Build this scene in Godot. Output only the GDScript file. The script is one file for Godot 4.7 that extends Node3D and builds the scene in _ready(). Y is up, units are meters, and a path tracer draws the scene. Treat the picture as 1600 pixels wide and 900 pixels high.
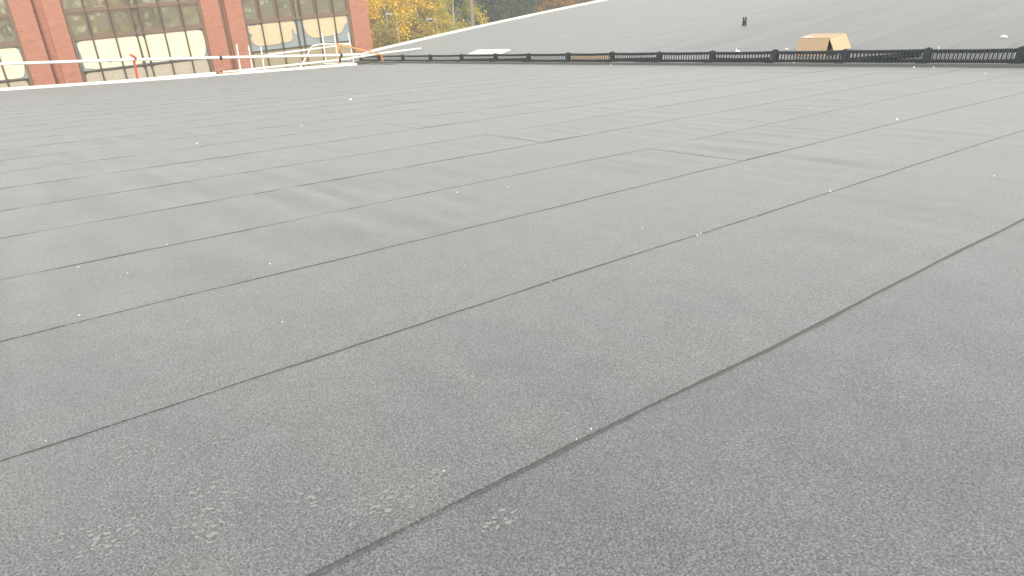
extends Node3D
# World: x runs along the felt seams towards the step between the two roofs, -z runs towards the brick
# building (n = -z below), y is up. The camera stands one metre above the near roof.

const SLOPE_S := -0.0286
const SLOPE_N := -0.03865
const STEP_S := 13.07

var rng := RandomNumberGenerator.new()
var used := {}
var ripple := FastNoiseLite.new()
var ripple_mask := FastNoiseLite.new()
var blotch := FastNoiseLite.new()
var wander := FastNoiseLite.new()
var m_felt: StandardMaterial3D
var m_bitumen: StandardMaterial3D
var m_flashing: StandardMaterial3D
var m_tube: StandardMaterial3D
var m_black: StandardMaterial3D
var m_orange: StandardMaterial3D

func _ready():
	rng.seed = 77
	# ---------------------------------------------------------------- camera, sky, sun, exposure
	var cam := Camera3D.new()
	cam.name = "camera"
	cam.transform = Transform3D(Basis(Vector3(0.800139, -0.053432, 0.597431), Vector3(0.278488, 0.915256, -0.291121), Vector3(-0.531247, 0.399314, 0.747212)).orthonormalized(), Vector3(0, 1, 0))
	cam.fov = 45.93
	cam.near = 0.05
	cam.far = 900.0
	add_child(cam)
	cam.current = true
	var sky_mat := ProceduralSkyMaterial.new()
	sky_mat.sky_top_color = Color(0.60, 0.615, 0.62)
	sky_mat.sky_horizon_color = Color(1.0, 1.0, 0.985)
	sky_mat.sky_curve = 0.16
	sky_mat.sky_energy_multiplier = 1.0
	sky_mat.ground_bottom_color = Color(0.35, 0.34, 0.3)
	sky_mat.ground_horizon_color = Color(0.6, 0.6, 0.57)
	var sky := Sky.new()
	sky.sky_material = sky_mat
	var env := Environment.new()
	env.background_mode = Environment.BG_SKY
	env.sky = sky
	env.background_energy_multiplier = 1.0
	env.tonemap_mode = Environment.TONE_MAPPER_LINEAR
	env.tonemap_exposure = 3.2
	env.sdfgi_enabled = true
	env.ssao_enabled = true
	env.ssil_enabled = true
	env.fog_enabled = true
	env.fog_density = 0.0032
	env.fog_light_color = Color(0.86, 0.88, 0.87)
	var we := WorldEnvironment.new()
	we.name = "environment"
	we.environment = env
	add_child(we)
	var sun := DirectionalLight3D.new()
	sun.name = "sun"
	sun.light_energy = 0.42
	sun.light_color = Color(1.0, 0.955, 0.88)
	sun.light_angular_distance = 20.0
	sun.shadow_enabled = true
	add_child(sun)
	sun.look_at_from_position(Vector3(-0.42, 0.64, 0.86) * 50.0, Vector3.ZERO)

	make_noises()
	make_materials()
	build_ground()
	build_near_roof()
	build_far_roof()
	build_own_walls()
	build_brick_building()
	build_trees()
	build_lamps()
	build_cable_guard()
	build_edge_rails()
	build_loose_things()

# ==================================================================== helpers
func numbered(called: String) -> String:
	if not used.has(called):
		used[called] = 0
		return called
	used[called] += 1
	return "%s_%03d" % [called, used[called]]

func thing(called: String, label: String, category: String, at := Vector3.ZERO, group := "") -> Node3D:
	var o := Node3D.new()
	o.name = numbered(called)
	add_child(o)
	o.position = at
	tag(o, label, category, group)
	return o

func tag(o: Node, label: String, category: String, group := ""):
	o.set_meta("label", label)
	o.set_meta("category", category)
	if group != "":
		o.set_meta("group", group)

func struct(called: String) -> Node3D:
	var o := Node3D.new()
	o.name = numbered(called)
	add_child(o)
	o.set_meta("kind", "structure")
	return o

func start() -> SurfaceTool:
	var st := SurfaceTool.new()
	st.begin(Mesh.PRIMITIVE_TRIANGLES)
	st.set_smooth_group(-1)
	return st

func put(called: String, st: SurfaceTool, m: Material, parent: Node) -> MeshInstance3D:
	st.generate_normals()
	return put_mesh(called, st.commit(), m, parent)

func put_mesh(called: String, mesh: Mesh, m: Material, parent: Node) -> MeshInstance3D:
	var o := MeshInstance3D.new()
	o.name = numbered(called) if parent == self else called
	o.mesh = mesh
	o.material_override = m
	parent.add_child(o, true)
	return o

func vtx(st: SurfaceTool, p: Vector3):
	st.set_uv(Vector2(p.x + p.y * 0.3, p.z + p.y))
	st.add_vertex(p)

func quad(st: SurfaceTool, a: Vector3, b: Vector3, c: Vector3, d: Vector3):
	for p in [a, b, c, a, c, d]:
		vtx(st, p)

# eight corners: bottom a b c d, top e f g h (same order round)
func hexa(st: SurfaceTool, k: Array):
	quad(st, k[0], k[1], k[2], k[3])
	quad(st, k[7], k[6], k[5], k[4])
	for i in 4:
		var j := (i + 1) % 4
		quad(st, k[i], k[i + 4], k[j + 4], k[j])

func box(st: SurfaceTool, c: Vector3, size: Vector3, b := Basis()):
	var h := size * 0.5
	var k := []
	for y in [-h.y, h.y]:
		for q in [Vector2(-h.x, -h.z), Vector2(h.x, -h.z), Vector2(h.x, h.z), Vector2(-h.x, h.z)]:
			k.append(c + b * Vector3(q.x, y, q.y))
	hexa(st, k)

func bar(st: SurfaceTool, a: Vector3, b: Vector3, w: float, d: float, side := Vector3(0, 0, 1)):
	var along := (b - a).normalized()
	var u := along.cross(side).normalized()
	var v := u.cross(along).normalized()
	box(st, (a + b) * 0.5, Vector3(w, (b - a).length(), d), Basis(u, along, v))

func tube(st: SurfaceTool, pts: Array, r0: float, r1 := -1.0, sides := 10, caps := true):
	st.set_smooth_group(1)
	if r1 < 0:
		r1 = r0
	var rings := []
	for i in pts.size():
		var t: Vector3 = (pts[min(i + 1, pts.size() - 1)] - pts[max(i - 1, 0)]).normalized()
		var ref := Vector3.UP if absf(t.y) < 0.9 else Vector3.RIGHT
		var u := t.cross(ref).normalized()
		var v := u.cross(t)
		var r := lerpf(r0, r1, float(i) / (pts.size() - 1))
		var ring := []
		for k in sides:
			var a := TAU * k / sides
			ring.append(pts[i] + (u * cos(a) + v * sin(a)) * r)
		rings.append(ring)
	for i in pts.size() - 1:
		for k in sides:
			var k2 := (k + 1) % sides
			quad(st, rings[i][k], rings[i][k2], rings[i + 1][k2], rings[i + 1][k])
	st.set_smooth_group(-1)
	if caps:
		for e in [0, pts.size() - 1]:
			for k in range(1, sides - 1):
				vtx(st, rings[e][0])
				vtx(st, rings[e][k])
				vtx(st, rings[e][k + 1])

# flat outline in (x, y), extruded towards +z by d
func plate(st: SurfaceTool, pts: PackedVector2Array, z: float, d: float):
	var tri := Geometry2D.triangulate_polygon(pts)
	for zz in [z, z + d]:
		for i in tri:
			vtx(st, Vector3(pts[i].x, pts[i].y, zz))
	for i in pts.size():
		var p := pts[i]
		var q := pts[(i + 1) % pts.size()]
		quad(st, Vector3(p.x, p.y, z), Vector3(q.x, q.y, z), Vector3(q.x, q.y, z + d), Vector3(p.x, p.y, z + d))

func V(s: float, y: float, n: float) -> Vector3:
	return Vector3(s, y, -n)

func mat(c: Color, rough := 0.8, metal := 0.0, spec := 0.5) -> StandardMaterial3D:
	var m := StandardMaterial3D.new()
	m.albedo_color = c.linear_to_srgb()
	m.roughness = rough
	m.metallic = metal
	m.metallic_specular = spec
	m.cull_mode = BaseMaterial3D.CULL_DISABLED
	return m

func noise_tex(freq: float, dark: Color, light: Color, type := FastNoiseLite.TYPE_SIMPLEX_SMOOTH, oct := 4, sd := 1, size := 512) -> NoiseTexture2D:
	var f := FastNoiseLite.new()
	f.seed = sd
	f.noise_type = type
	f.frequency = freq
	f.fractal_octaves = oct
	var t := NoiseTexture2D.new()
	t.width = size
	t.height = size
	t.seamless = true
	t.noise = f
	var g := Gradient.new()
	g.set_color(0, dark.linear_to_srgb())
	g.set_color(1, light.linear_to_srgb())
	t.color_ramp = g
	return t

func mottled(freq: float, dark: Color, light: Color, scale: float, rough := 0.8, sd := 1) -> StandardMaterial3D:
	var m := mat(Color.WHITE, rough)
	m.albedo_texture = noise_tex(freq, dark, light, FastNoiseLite.TYPE_SIMPLEX_SMOOTH, 5, sd)
	m.uv1_triplanar = true
	m.uv1_world_triplanar = true
	m.uv1_scale = Vector3.ONE * scale
	return m

func make_noises():
	for a in [[ripple, 5, 1.0, 2], [ripple_mask, 9, 0.35, 2], [blotch, 21, 1.0, 4], [wander, 33, 1.0, 3]]:
		a[0].seed = a[1]
		a[0].noise_type = FastNoiseLite.TYPE_SIMPLEX_SMOOTH
		a[0].frequency = a[2]
		a[0].fractal_octaves = a[3]

func make_materials():
	# mineral felt: crushed slate granules of a few millimetres bedded in bitumen
	var size := 2048
	var grains := FastNoiseLite.new()
	grains.seed = 3
	grains.noise_type = FastNoiseLite.TYPE_CELLULAR
	grains.cellular_return_type = FastNoiseLite.RETURN_CELL_VALUE
	grains.cellular_jitter = 1.0
	grains.frequency = 0.30
	grains.fractal_type = FastNoiseLite.FRACTAL_NONE
	var worms := FastNoiseLite.new()
	worms.seed = 4
	worms.noise_type = FastNoiseLite.TYPE_SIMPLEX
	worms.frequency = 0.15
	worms.fractal_octaves = 3
	var broad := FastNoiseLite.new()
	broad.seed = 8
	broad.frequency = 0.006
	broad.fractal_octaves = 4
	var ga := grains.get_image(size, size).get_data()
	var wa := worms.get_seamless_image(size, size).get_data()
	var ba := broad.get_seamless_image(size, size).get_data()
	var rgb := PackedByteArray()
	rgb.resize(size * size * 3)
	var hgt := PackedByteArray()
	hgt.resize(size * size)
	for i in size * size:
		var v := 106.0 + (ga[i] - 128) * 0.14 + (wa[i] - 128) * 0.27 + (ba[i] - 128) * 0.035
		var q := clampi(int(v), 18, 250)
		rgb[i * 3] = q
		rgb[i * 3 + 1] = q
		rgb[i * 3 + 2] = q
		hgt[i] = clampi(int(128.0 + (ga[i] - 128) * 0.4 + (wa[i] - 128) * 0.6), 0, 255)
	var img := Image.create_from_data(size, size, false, Image.FORMAT_RGB8, rgb)
	var him := Image.create_from_data(size, size, false, Image.FORMAT_L8, hgt)
	him.convert(Image.FORMAT_RGBA8)
	him.bump_map_to_normal_map(1.6)
	m_felt = StandardMaterial3D.new()
	m_felt.albedo_texture = ImageTexture.create_from_image(img)
	m_felt.vertex_color_use_as_albedo = true
	m_felt.normal_enabled = true
	m_felt.normal_texture = ImageTexture.create_from_image(him)
	m_felt.normal_scale = 0.35
	m_felt.roughness = 0.6
	m_felt.rim_enabled = true
	m_felt.rim = 0.44
	m_felt.rim_tint = 0.3
	m_felt.metallic_specular = 0.5
	m_felt.cull_mode = BaseMaterial3D.CULL_DISABLED
	m_bitumen = mottled(0.03, Color(0.075, 0.076, 0.077), Color(0.125, 0.125, 0.123), 3.0, 0.55, 12)
	m_flashing = mottled(0.02, Color(0.70, 0.70, 0.67), Color(0.84, 0.84, 0.81), 0.7, 0.45, 14)
	m_tube = mottled(0.03, Color(0.66, 0.67, 0.66), Color(0.82, 0.83, 0.82), 1.2, 0.4, 15)
	m_black = mottled(0.05, Color(0.009, 0.013, 0.019), Color(0.024, 0.032, 0.044), 2.0, 0.45, 16)
	m_orange = mottled(0.05, Color(0.72, 0.27, 0.08), Color(0.82, 0.38, 0.14), 2.0, 0.6, 17)

# ==================================================================== the two roofs
func roof(s: float, n: float) -> float:
	return SLOPE_S * s + SLOPE_N * n

func edge_n(s: float) -> float:
	if s < 5.46:
		return lerpf(29.28, 27.41, (s - 0.2) / 5.26) + 0.0
	return lerpf(27.41, 26.81, minf((s - 5.46) / 6.15, 1.0))

func far_front(n: float) -> float:
	return roof(13.3, n) + 0.05

func far_y(s: float, n: float) -> float:
	var d := maxf(s - 13.3, 0.0)
	return far_front(n) + 0.13 * clampf((n - 15.0) / 16.0, 0.0, 1.0) * smoothstep(0.0, 1.2, d) + 0.114 * d - 0.0009 * d * d

# height of the felt above the bare near roof; k numbers the strip, n0 its exposed lap edge
func felt_h(k: int, s: float, n: float, n0: float, n1: float) -> float:
	var u := clampf((n - n0) / (n1 - n0), 0.0, 1.0)
	var win := sin(PI * u)
	var a := clampf(ripple_mask.get_noise_2d(s * 0.9 + k * 13.7, k * 5.1) * 1.8 + 0.2, 0.05, 0.8)
	if k > 1 and k < 9:
		a += 1.1 * clampf(2.8 - s, 0.0, 1.0)
	var w := (ripple.get_noise_2d(s * 3.4 + k * 31.0, n * 0.3) * 0.012 + ripple.get_noise_2d((s + 0.2 * n) * 1.1 + k * 17.0, n * 0.35 + 70.0) * 0.009) * a * win
	var crease := 0.0
	for c in [[2, 4.55], [2, 4.88], [2, 5.3], [2, 5.74], [3, 5.9], [4, 3.72], [4, 4.3], [6, 3.6], [6, 4.1]]:
		if c[0] == k:
			crease += 0.009 * exp(-pow((s - c[1] - 0.05 * n) / 0.045, 2.0)) * win
	var step := 0.0065 if k < 1 else (0.0038 if k < 3 else (0.0024 if k < 7 else 0.0017))
	return step * (1.0 - u) + w + crease + 0.003

func lap_n(k: int) -> float:
	var known := [1.09, 2.03, 3.0, 3.93, 4.92, 5.87, 6.93, 7.90]
	if k >= 0 and k < 8:
		return known[k]
	return 7.90 + (k - 7) * 0.96 if k >= 8 else 1.09 + k * 0.96

func lap_at(k: int, s: float) -> float:
	var base := lap_n(k)
	var f := clampf((base - 8.0) / 19.0, 0.0, 1.0)
	var fan := f * (edge_n(s) - 27.4) * 0.9
	return base + fan + 0.03 * wander.get_noise_2d(s * 0.16, k * 7.7) + 0.006 * wander.get_noise_2d(s * 1.7, k * 3.3 + 50.0)

func felt_sheet(parent: Node, k: int, s0: float, s1: float, ds: float, tone: Color, far := false):
	var st := SurfaceTool.new()
	st.begin(Mesh.PRIMITIVE_TRIANGLES)
	var lap_shows := not far and k in [2, 4, 6, 9] and s0 > -3.0
	var rows := int(ceil((s1 - s0) / ds))
	var cols := 8 if not far else 5
	var off := Vector2(rng.randf(), rng.randf())
	var grid := []
	var uvs := []
	var cs := []
	for i in rows + 1:
		var s := lerpf(s0, s1, float(i) / rows)
		var a := 0.0
		var b := 0.0
		if far:
			a = -7.5 + k * 0.96 + 0.04 * wander.get_noise_2d(s * 0.16, k * 9.1 + 300.0)
			b = -7.5 + (k + 1) * 0.96 + 0.07
			b = minf(b, 31.0)
		else:
			a = lap_at(k, s)
			b = minf(lap_at(k + 1, s) + 0.07, edge_n(s))
			a = minf(a, edge_n(s) - 0.001)
		var lift := float(lap_shows) * 0.0022 * clampf(1.0 - (s - s0) / 0.9, 0.0, 1.0) + float(lap_shows) * 0.0012 * sin(PI * clampf((s - s0) / 0.55, 0.0, 1.0))
		for j in cols + 1:
			var u := float(j) / cols
			var n := lerpf(a, b, u)
			var y := 0.0
			if far:
				y = far_y(s, n) + 0.0018 * (1.0 - u) + 0.004 + ripple.get_noise_2d((s + 0.3 * n) * 0.5 + k * 9.0, n * 0.3) * 0.012 * sin(PI * u)
			else:
				y = roof(s, n) + felt_h(k, s, n, a, lap_at(k + 1, s))
			grid.append(V(s, y + lift, n))
			uvs.append(Vector2(s, n) / 2.6 + off)
			var c := 1.0 + (0.09 if not far and k < 3 else 0.03) * blotch.get_noise_2d((s + 0.15 * n) * 1.5 + 20.0 + k * 8.0, n * 0.25) + 0.05 * blotch.get_noise_2d(s * 0.55, n * 0.8) + (0.24 if not far else 0.10) * clampf(0.1 + 1.2 * ripple_mask.get_noise_2d(s * 0.7 + 50.0, k * 2.3) + (0.9 * clampf(2.8 - s, 0.0, 1.0) if k > 1 and k < 9 and not far else 0.0), 0.03, 1.0) * blotch.get_noise_2d(s * (3.2 if not far else 0.8) + k * 4.3, n * 0.3 + 40.0) + 0.02 * blotch.get_noise_2d(s * 2.1 + 90.0, n * 2.1)  # cross bands paint the light and dark of the ripples into the tone
			# grey dust gathers in a faint pale band along the lap
			c += 0.05 * clampf(1.0 - absf(u - 0.12) * 8.0, 0.0, 1.0) + 0.06 * wander.get_noise_2d(s * 0.8 + k * 17.0, u * 0.4)
			cs.append(Color(tone.r * c, tone.g * c, tone.b * c))
	var w := cols + 1
	st.set_smooth_group(0)
	for i in rows:
		for j in cols:
			for q in [i * w + j, (i + 1) * w + j, (i + 1) * w + j + 1, i * w + j, (i + 1) * w + j + 1, i * w + j + 1]:
				st.set_color(cs[q])
				st.set_uv(uvs[q])
				st.add_vertex(grid[q])
	# the exposed edges: the long one that faces the camera and the short one at the start of the sheet
	st.set_smooth_group(-1)
	var down := Vector3(0, -0.0062 if k < 1 and not far else (-0.0036 if k < 3 else (-0.0022 if k < 7 and not far else -0.0016)), 0)
	var rim := []
	for i in rows:
		rim.append([i * w, (i + 1) * w])
	if lap_shows:
		for j in cols:
			rim.append([j, j + 1])
	for r in rim:
		var p: Vector3 = grid[r[0]]
		var q: Vector3 = grid[r[1]]
		for x in [[p, r[0]], [q, r[1]], [q + down, r[1]], [p, r[0]], [q + down, r[1]], [p + down, r[0]]]:
			st.set_color(cs[x[1]] * (0.95 if far else (0.65 if k < 2 else 0.9)))
			st.set_uv(uvs[x[1]])
			st.add_vertex(x[0])
	st.generate_normals()
	st.generate_tangents()
	put_mesh("felt_sheet", st.commit(), m_felt, parent)

# bitumen squeezed out along a lap: an uneven dark smooth ribbon
func seam_bleed(parent: Node, k: int, s0: float, s1: float):
	var st := start()
	var ds := 0.06 if k < 4 else 0.15
	var rows := int((s1 - s0) / ds)
	var prev := []
	var any := false
	for i in rows + 1:
		var s := lerpf(s0, s1, float(i) / rows)
		var n := lap_at(k, s)
		if n > edge_n(s) - 0.15:
			prev = []
			continue
		var wide := (0.0075 if k == 0 else (0.0025 if k < 2 else 0.0)) + (0.008 if k < 6 else 0.005) * wander.get_noise_2d(s * 0.9 + k * 40.0, 3.0) + 0.006 * wander.get_noise_2d(s * 5.0 + k * 11.0, 9.0)
		if k == 0:
			wide += 0.004 * clampf(2.0 - s, 0.0, 1.0)
			if s > 0.42 and s < 0.58:
				wide -= 0.012
		wide = clampf(wide, 0.0, 0.02)
		var y0 := roof(s, n - wide) + felt_h(k - 1, s, n - wide, lap_at(k - 1, s), n) + 0.0012
		var cur := [V(s, y0, n - wide), V(s, y0 + 0.0015, n + 0.004)]
		if not prev.is_empty() and wide > 0.0008:
			quad(st, prev[0], prev[1], cur[1], cur[0])
			any = true
		prev = cur
	if any:
		put("seam_bleed", st, m_bitumen, parent)

func build_near_roof():
	var r := struct("roof_near")
	# deck below the felt
	var st := start()
	var s0 := -4.0
	var prev := []
	for i in 18:
		var s := lerpf(s0, STEP_S, i / 17.0)
		var e := edge_n(s)
		var cur := [V(s, roof(s, -7.0) - 0.045, -7.0), V(s, roof(s, e) - 0.045, e), V(s, roof(s, e) - 0.35, e), V(s, roof(s, -7.0) - 0.35, -7.0)]
		if not prev.is_empty():
			for j in 4:
				var j2 := (j + 1) % 4
				quad(st, prev[j], prev[j2], cur[j2], cur[j])
		else:
			quad(st, cur[0], cur[1], cur[2], cur[3])
		prev = cur
	quad(st, prev[0], prev[1], prev[2], prev[3])
	put("roof_deck", st, m_bitumen, r)
	for k in range(-8, 29):
		var cuts := [s0]
		var first: float = {-1: 5.4, 0: 6.2, 1: 3.0, 2: 4.27, 3: 6.5, 4: 3.95, 5: 8.6, 6: 3.75, 7: 6.1}.get(k, rng.randf_range(1.5, 8.5))
		if k == 1:
			first = 7.6
		cuts.append(first)
		if STEP_S - first > 8.0:
			cuts.append(first + 7.9)
		if first - s0 > 8.5:
			cuts.insert(1, first - 7.9)
		cuts.append(STEP_S)
		for c in cuts.size() - 1:
			var t := 0.93 + rng.randf_range(-0.05, 0.05)
			var end: float = cuts[c + 1] + (0.09 if c < cuts.size() - 2 else 0.0)
			felt_sheet(r, k, cuts[c], end, 0.05 if k >= 0 and k < 11 else 0.12, Color(t * 0.96, t * 1.0, t * 1.065))
		if k > -8:
			seam_bleed(r, k, s0, STEP_S)
	# raised white metal trim along the eaves
	st = start()
	prev = []
	for i in 23:
		var s := lerpf(s0, 12.0, i / 22.0)
		var e := edge_n(s)
		var y := roof(s, e)
		var dip := 0.01 * wander.get_noise_2d(s * 0.7, 77.0)
		var cur := [V(s, y - 0.01, e - 0.16), V(s, y + 0.055 + dip, e - 0.14), V(s, y + 0.085 + dip, e - 0.10), V(s, y + 0.09 + dip, e + 0.02), V(s, y - 0.22, e + 0.03)]
		if not prev.is_empty():
			for j in 4:
				quad(st, prev[j], prev[j + 1], cur[j + 1], cur[j])
		else:
			quad(st, cur[0], cur[1], cur[3], cur[4])
		prev = cur
	quad(st, prev[0], prev[1], prev[3], prev[4])
	put("edge_trim", st, m_flashing, r)
	# pale worn scuffs where granules were lifted: (s, n, half length, half width, flecks)
	var scuffs := [[1.11, 2.28, 0.11, 0.10, 34], [1.39, 2.70, 0.05, 0.08, 14], [0.94, 1.72, 0.05, 0.05, 16], [0.92, 1.55, 0.05, 0.08, 26], [0.34, 1.32, 0.06, 0.06, 18], [0.47, 1.19, 0.08, 0.06, 34], [0.62, 1.21, 0.03, 0.02, 8], [0.14, 1.52, 0.07, 0.04, 22], [0.12, 1.39, 0.08, 0.08, 40], [-0.09, 1.49, 0.10, 0.08, 44], [0.03, 1.84, 0.08, 0.10, 30], [0.26, 2.18, 0.10, 0.07, 20], [0.15, 2.17, 0.06, 0.06, 14], [1.50, 1.36, 0.06, 0.07, 8], [3.68, 2.47, 0.07, 0.09, 7], [-0.13, 2.73, 0.12, 0.12, 14], [0.25, 3.57, 0.10, 0.11, 12], [-0.20, 2.15, 0.08, 0.06, 10], [1.74, 4.50, 0.07, 0.13, 8], [0.21, 1.74, 0.09, 0.08, 14], [0.62, 0.97, 0.05, 0.03, 12]]
	var m_scuff := mottled(0.08, Color(0.225, 0.23, 0.225), Color(0.315, 0.32, 0.31), 9.0, 0.85, 41)
	for c in scuffs:
		st = start()
		var k := -1
		while lap_at(k + 1, c[0]) < c[1]:
			k += 1
		var heading := rng.randf_range(-0.5, 0.8)
		for i in int(c[4] * 1.5):
			var s: float = c[0] + rng.randfn(0, 0.5) * c[2]
			var n: float = c[1] + rng.randfn(0, 0.5) * c[3]
			if n < lap_at(k, s) + 0.02 or n > lap_at(k + 1, s) - 0.03:
				continue
			var y := roof(s, n) + felt_h(k, s, n, lap_at(k, s), lap_at(k + 1, s)) + 0.0012
			var big := rng.randf_range(0.0014, 0.0050)
			var long := big * rng.randf_range(1.0, 2.6)
			var a := heading + rng.randfn(0, 0.4)
			var mid := V(s, y + 0.0008, n)
			var ring := []
			for q in 7:
				var t := TAU * q / 7.0
				var rr := rng.randf_range(0.6, 1.15)
				var x := cos(t) * long * rr
				var z := sin(t) * big * rr
				ring.append(mid + Vector3(x * cos(a) - z * sin(a), -0.0008, x * sin(a) + z * cos(a)))
			for q in 7:
				vtx(st, mid)
				vtx(st, ring[q])
				vtx(st, ring[(q + 1) % 7])
		var o := put("scuff_mark", st, m_scuff, r)
		o.set_meta("kind", "stuff")

func build_far_roof():
	var r := struct("roof_far")
	var st := start()
	var prev := []
	for i in 24:
		var s := STEP_S + pow(i / 23.0, 1.0) * 36.0
		var cur := []
		for j in 9:
			var n := lerpf(-7.5, 31.0, j / 8.0)
			cur.append(V(s, far_y(s, n) - 0.04, n))
		if not prev.is_empty():
			for j in 8:
				quad(st, prev[j], prev[j + 1], cur[j + 1], cur[j])
		prev = cur
	put("roof_deck", st, m_bitumen, r)
	for k in 40:
		var at := STEP_S
		var first := true
		while at < 48.9:
			var long := rng.randf_range(4.0, 9.0) if first else 9.0
			first = false
			var end := minf(at + long, 49.0)
			if end > 47.0:
				end = 49.0
			# the strips right of about n = 15 are darker than those to the left: roof sheen put into the tone
			var sheen_mix := smoothstep(12.0, 17.5, -7.5 + k * 0.96)
			var t := lerpf(0.80, 1.20, sheen_mix) + rng.randf_range(-0.07, 0.07)
			if k > 34:
				t -= 0.08
			felt_sheet(r, k, at, end + (0.09 if end < 49.0 else 0.0), 0.5, Color(t * 0.96, t * 1.0, t * 1.065), true)
			at = end
	# bare dark upstand where the far roof steps up from the near one
	st = start()
	prev = []
	for i in 41:
		var n := lerpf(-7.0, 31.0, i / 40.0)
		var wob := 0.006 * wander.get_noise_2d(n * 0.8, 12.0)
		var top := far_y(STEP_S, n) + 0.022 + wob
		var cur := [V(STEP_S - 0.012 + wob, roof(STEP_S, n) - 0.3, n), V(STEP_S - 0.012 + wob, top - 0.006, n), V(STEP_S, top, n), V(STEP_S + 0.035, top - 0.004, n)]
		if not prev.is_empty():
			for j in 3:
				quad(st, prev[j], prev[j + 1], cur[j + 1], cur[j])
		prev = cur
	put("step_upstand", st, mottled(0.03, Color(0.10, 0.10, 0.096), Color(0.15, 0.15, 0.145), 1.5, 0.8, 51), r)
	st = start()
	prev = []
	for i in 25:
		var s := lerpf(STEP_S + 0.4, 49.0, i / 24.0)
		var y := far_y(s, 31.0)
		var cur := [V(s, y - 0.02, 30.78), V(s, y + 0.05, 30.80), V(s, y + 0.085, 30.86), V(s, y + 0.09, 31.02), V(s, y - 0.3, 31.04)]
		if not prev.is_empty():
			for j in 4:
				quad(st, prev[j], prev[j + 1], cur[j + 1], cur[j])
		else:
			quad(st, cur[0], cur[1], cur[3], cur[4])
		prev = cur
	put("edge_trim", st, m_flashing, r)

func build_own_walls():
	var m := mottled(0.02, Color(0.55, 0.49, 0.38), Color(0.66, 0.60, 0.48), 0.4, 0.85, 61)
	var b := struct("building_walls")
	var st := start()
	var pts := [Vector2(-4, -7.0)]
	for i in 9:
		var s := lerpf(-4.0, STEP_S, i / 8.0)
		pts.append(Vector2(s, edge_n(s) - 0.12))
	for i in pts.size():
		var p: Vector2 = pts[i]
		var q: Vector2 = pts[(i + 1) % pts.size()]
		if i == pts.size() - 1:
			q = Vector2(STEP_S, -7.0)
		quad(st, V(p.x, -9, p.y), V(q.x, -9, q.y), V(q.x, roof(q.x, q.y) - 0.1, q.y), V(p.x, roof(p.x, p.y) - 0.1, p.y))
	put("wall", st, m, b)
	st = start()
	quad(st, V(STEP_S + 0.02, -9, 26.0), V(STEP_S + 0.02, -9, 30.9), V(STEP_S + 0.02, far_y(STEP_S, 30.9) - 0.02, 30.9), V(STEP_S + 0.02, far_y(STEP_S, 26.0) - 0.02, 26.0))
	var last := Vector3.ZERO
	for i in 9:
		var s := lerpf(STEP_S + 0.02, 48.9, i / 8.0)
		var top := V(s, far_y(s, 30.9) - 0.02, 30.9)
		if i > 0:
			quad(st, Vector3(last.x, -9, last.z), Vector3(top.x, -9, top.z), top, last)
		last = top
	quad(st, V(48.9, -9, -7.4), V(48.9, -9, 30.9), V(48.9, far_y(48.9, 30.9) - 0.02, 30.9), V(48.9, far_y(48.9, -7.4) - 0.02, -7.4))
	quad(st, V(STEP_S, -9, -7.4), V(48.9, -9, -7.4), V(48.9, far_y(48.9, -7.4) - 0.02, -7.4), V(STEP_S, far_y(STEP_S, -7.4) - 0.02, -7.4))
	put("wall", st, m, b)

func build_ground():
	var m := mottled(0.01, Color(0.05, 0.06, 0.03), Color(0.13, 0.11, 0.05), 0.05, 0.95, 71)
	var st := start()
	for i in 12:
		for j in 12:
			var a := Vector3(-300 + i * 55, -9, -300 + j * 50)
			quad(st, a, a + Vector3(55, 0, 0), a + Vector3(55, 0, 50), a + Vector3(0, 0, 50))
	var o := put("ground", st, m, self)
	o.set_meta("kind", "structure")

# ==================================================================== brick building across the yard
const FACE := 36.0

func lift(s: float) -> float:
	return 0.022 * (s - 6.0)

# upright block on the facade: s0..s1, y0..y1 (both follow the slight fall of the floors), n0..n1
func block(st: SurfaceTool, s0: float, s1: float, y0: float, y1: float, n0: float, n1: float):
	hexa(st, [V(s0, y0 + lift(s0), n0), V(s1, y0 + lift(s1), n0), V(s1, y0 + lift(s1), n1), V(s0, y0 + lift(s0), n1), V(s0, y1 + lift(s0), n0), V(s1, y1 + lift(s1), n0), V(s1, y1 + lift(s1), n1), V(s0, y1 + lift(s0), n1)])

func brick_material() -> StandardMaterial3D:
	# far brickwork: single bricks cannot be told apart, so courses are tone only
	var w := 512
	var img := Image.create(w, w, false, Image.FORMAT_RGB8)
	var g := RandomNumberGenerator.new()
	g.seed = 5
	var soft := FastNoiseLite.new()
	soft.seed = 6
	soft.frequency = 0.012
	img.fill(Color(0.675, 0.475, 0.40))
	var ch := 16
	for row in w / ch:
		var x := -32 if row % 2 else 0
		while x < w:
			var t := g.randf_range(-0.010, 0.010) + 0.05 * soft.get_noise_2d(x, row * ch)
			var dark := 0.04 if g.randf() < 0.06 else 0.0
			img.fill_rect(Rect2i(x + 1, row * ch + 1, 62, ch - 2).intersection(Rect2i(0, 0, w, w)), Color(0.675 + t - dark, 0.468 + t * 0.8 - dark, 0.40 + t * 0.7 - dark))
			x += 64
	var m := mat(Color.WHITE, 0.9)
	m.albedo_texture = ImageTexture.create_from_image(img)
	m.uv1_triplanar = true
	m.uv1_world_triplanar = true
	m.uv1_scale = Vector3.ONE * 0.52
	return m

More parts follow.
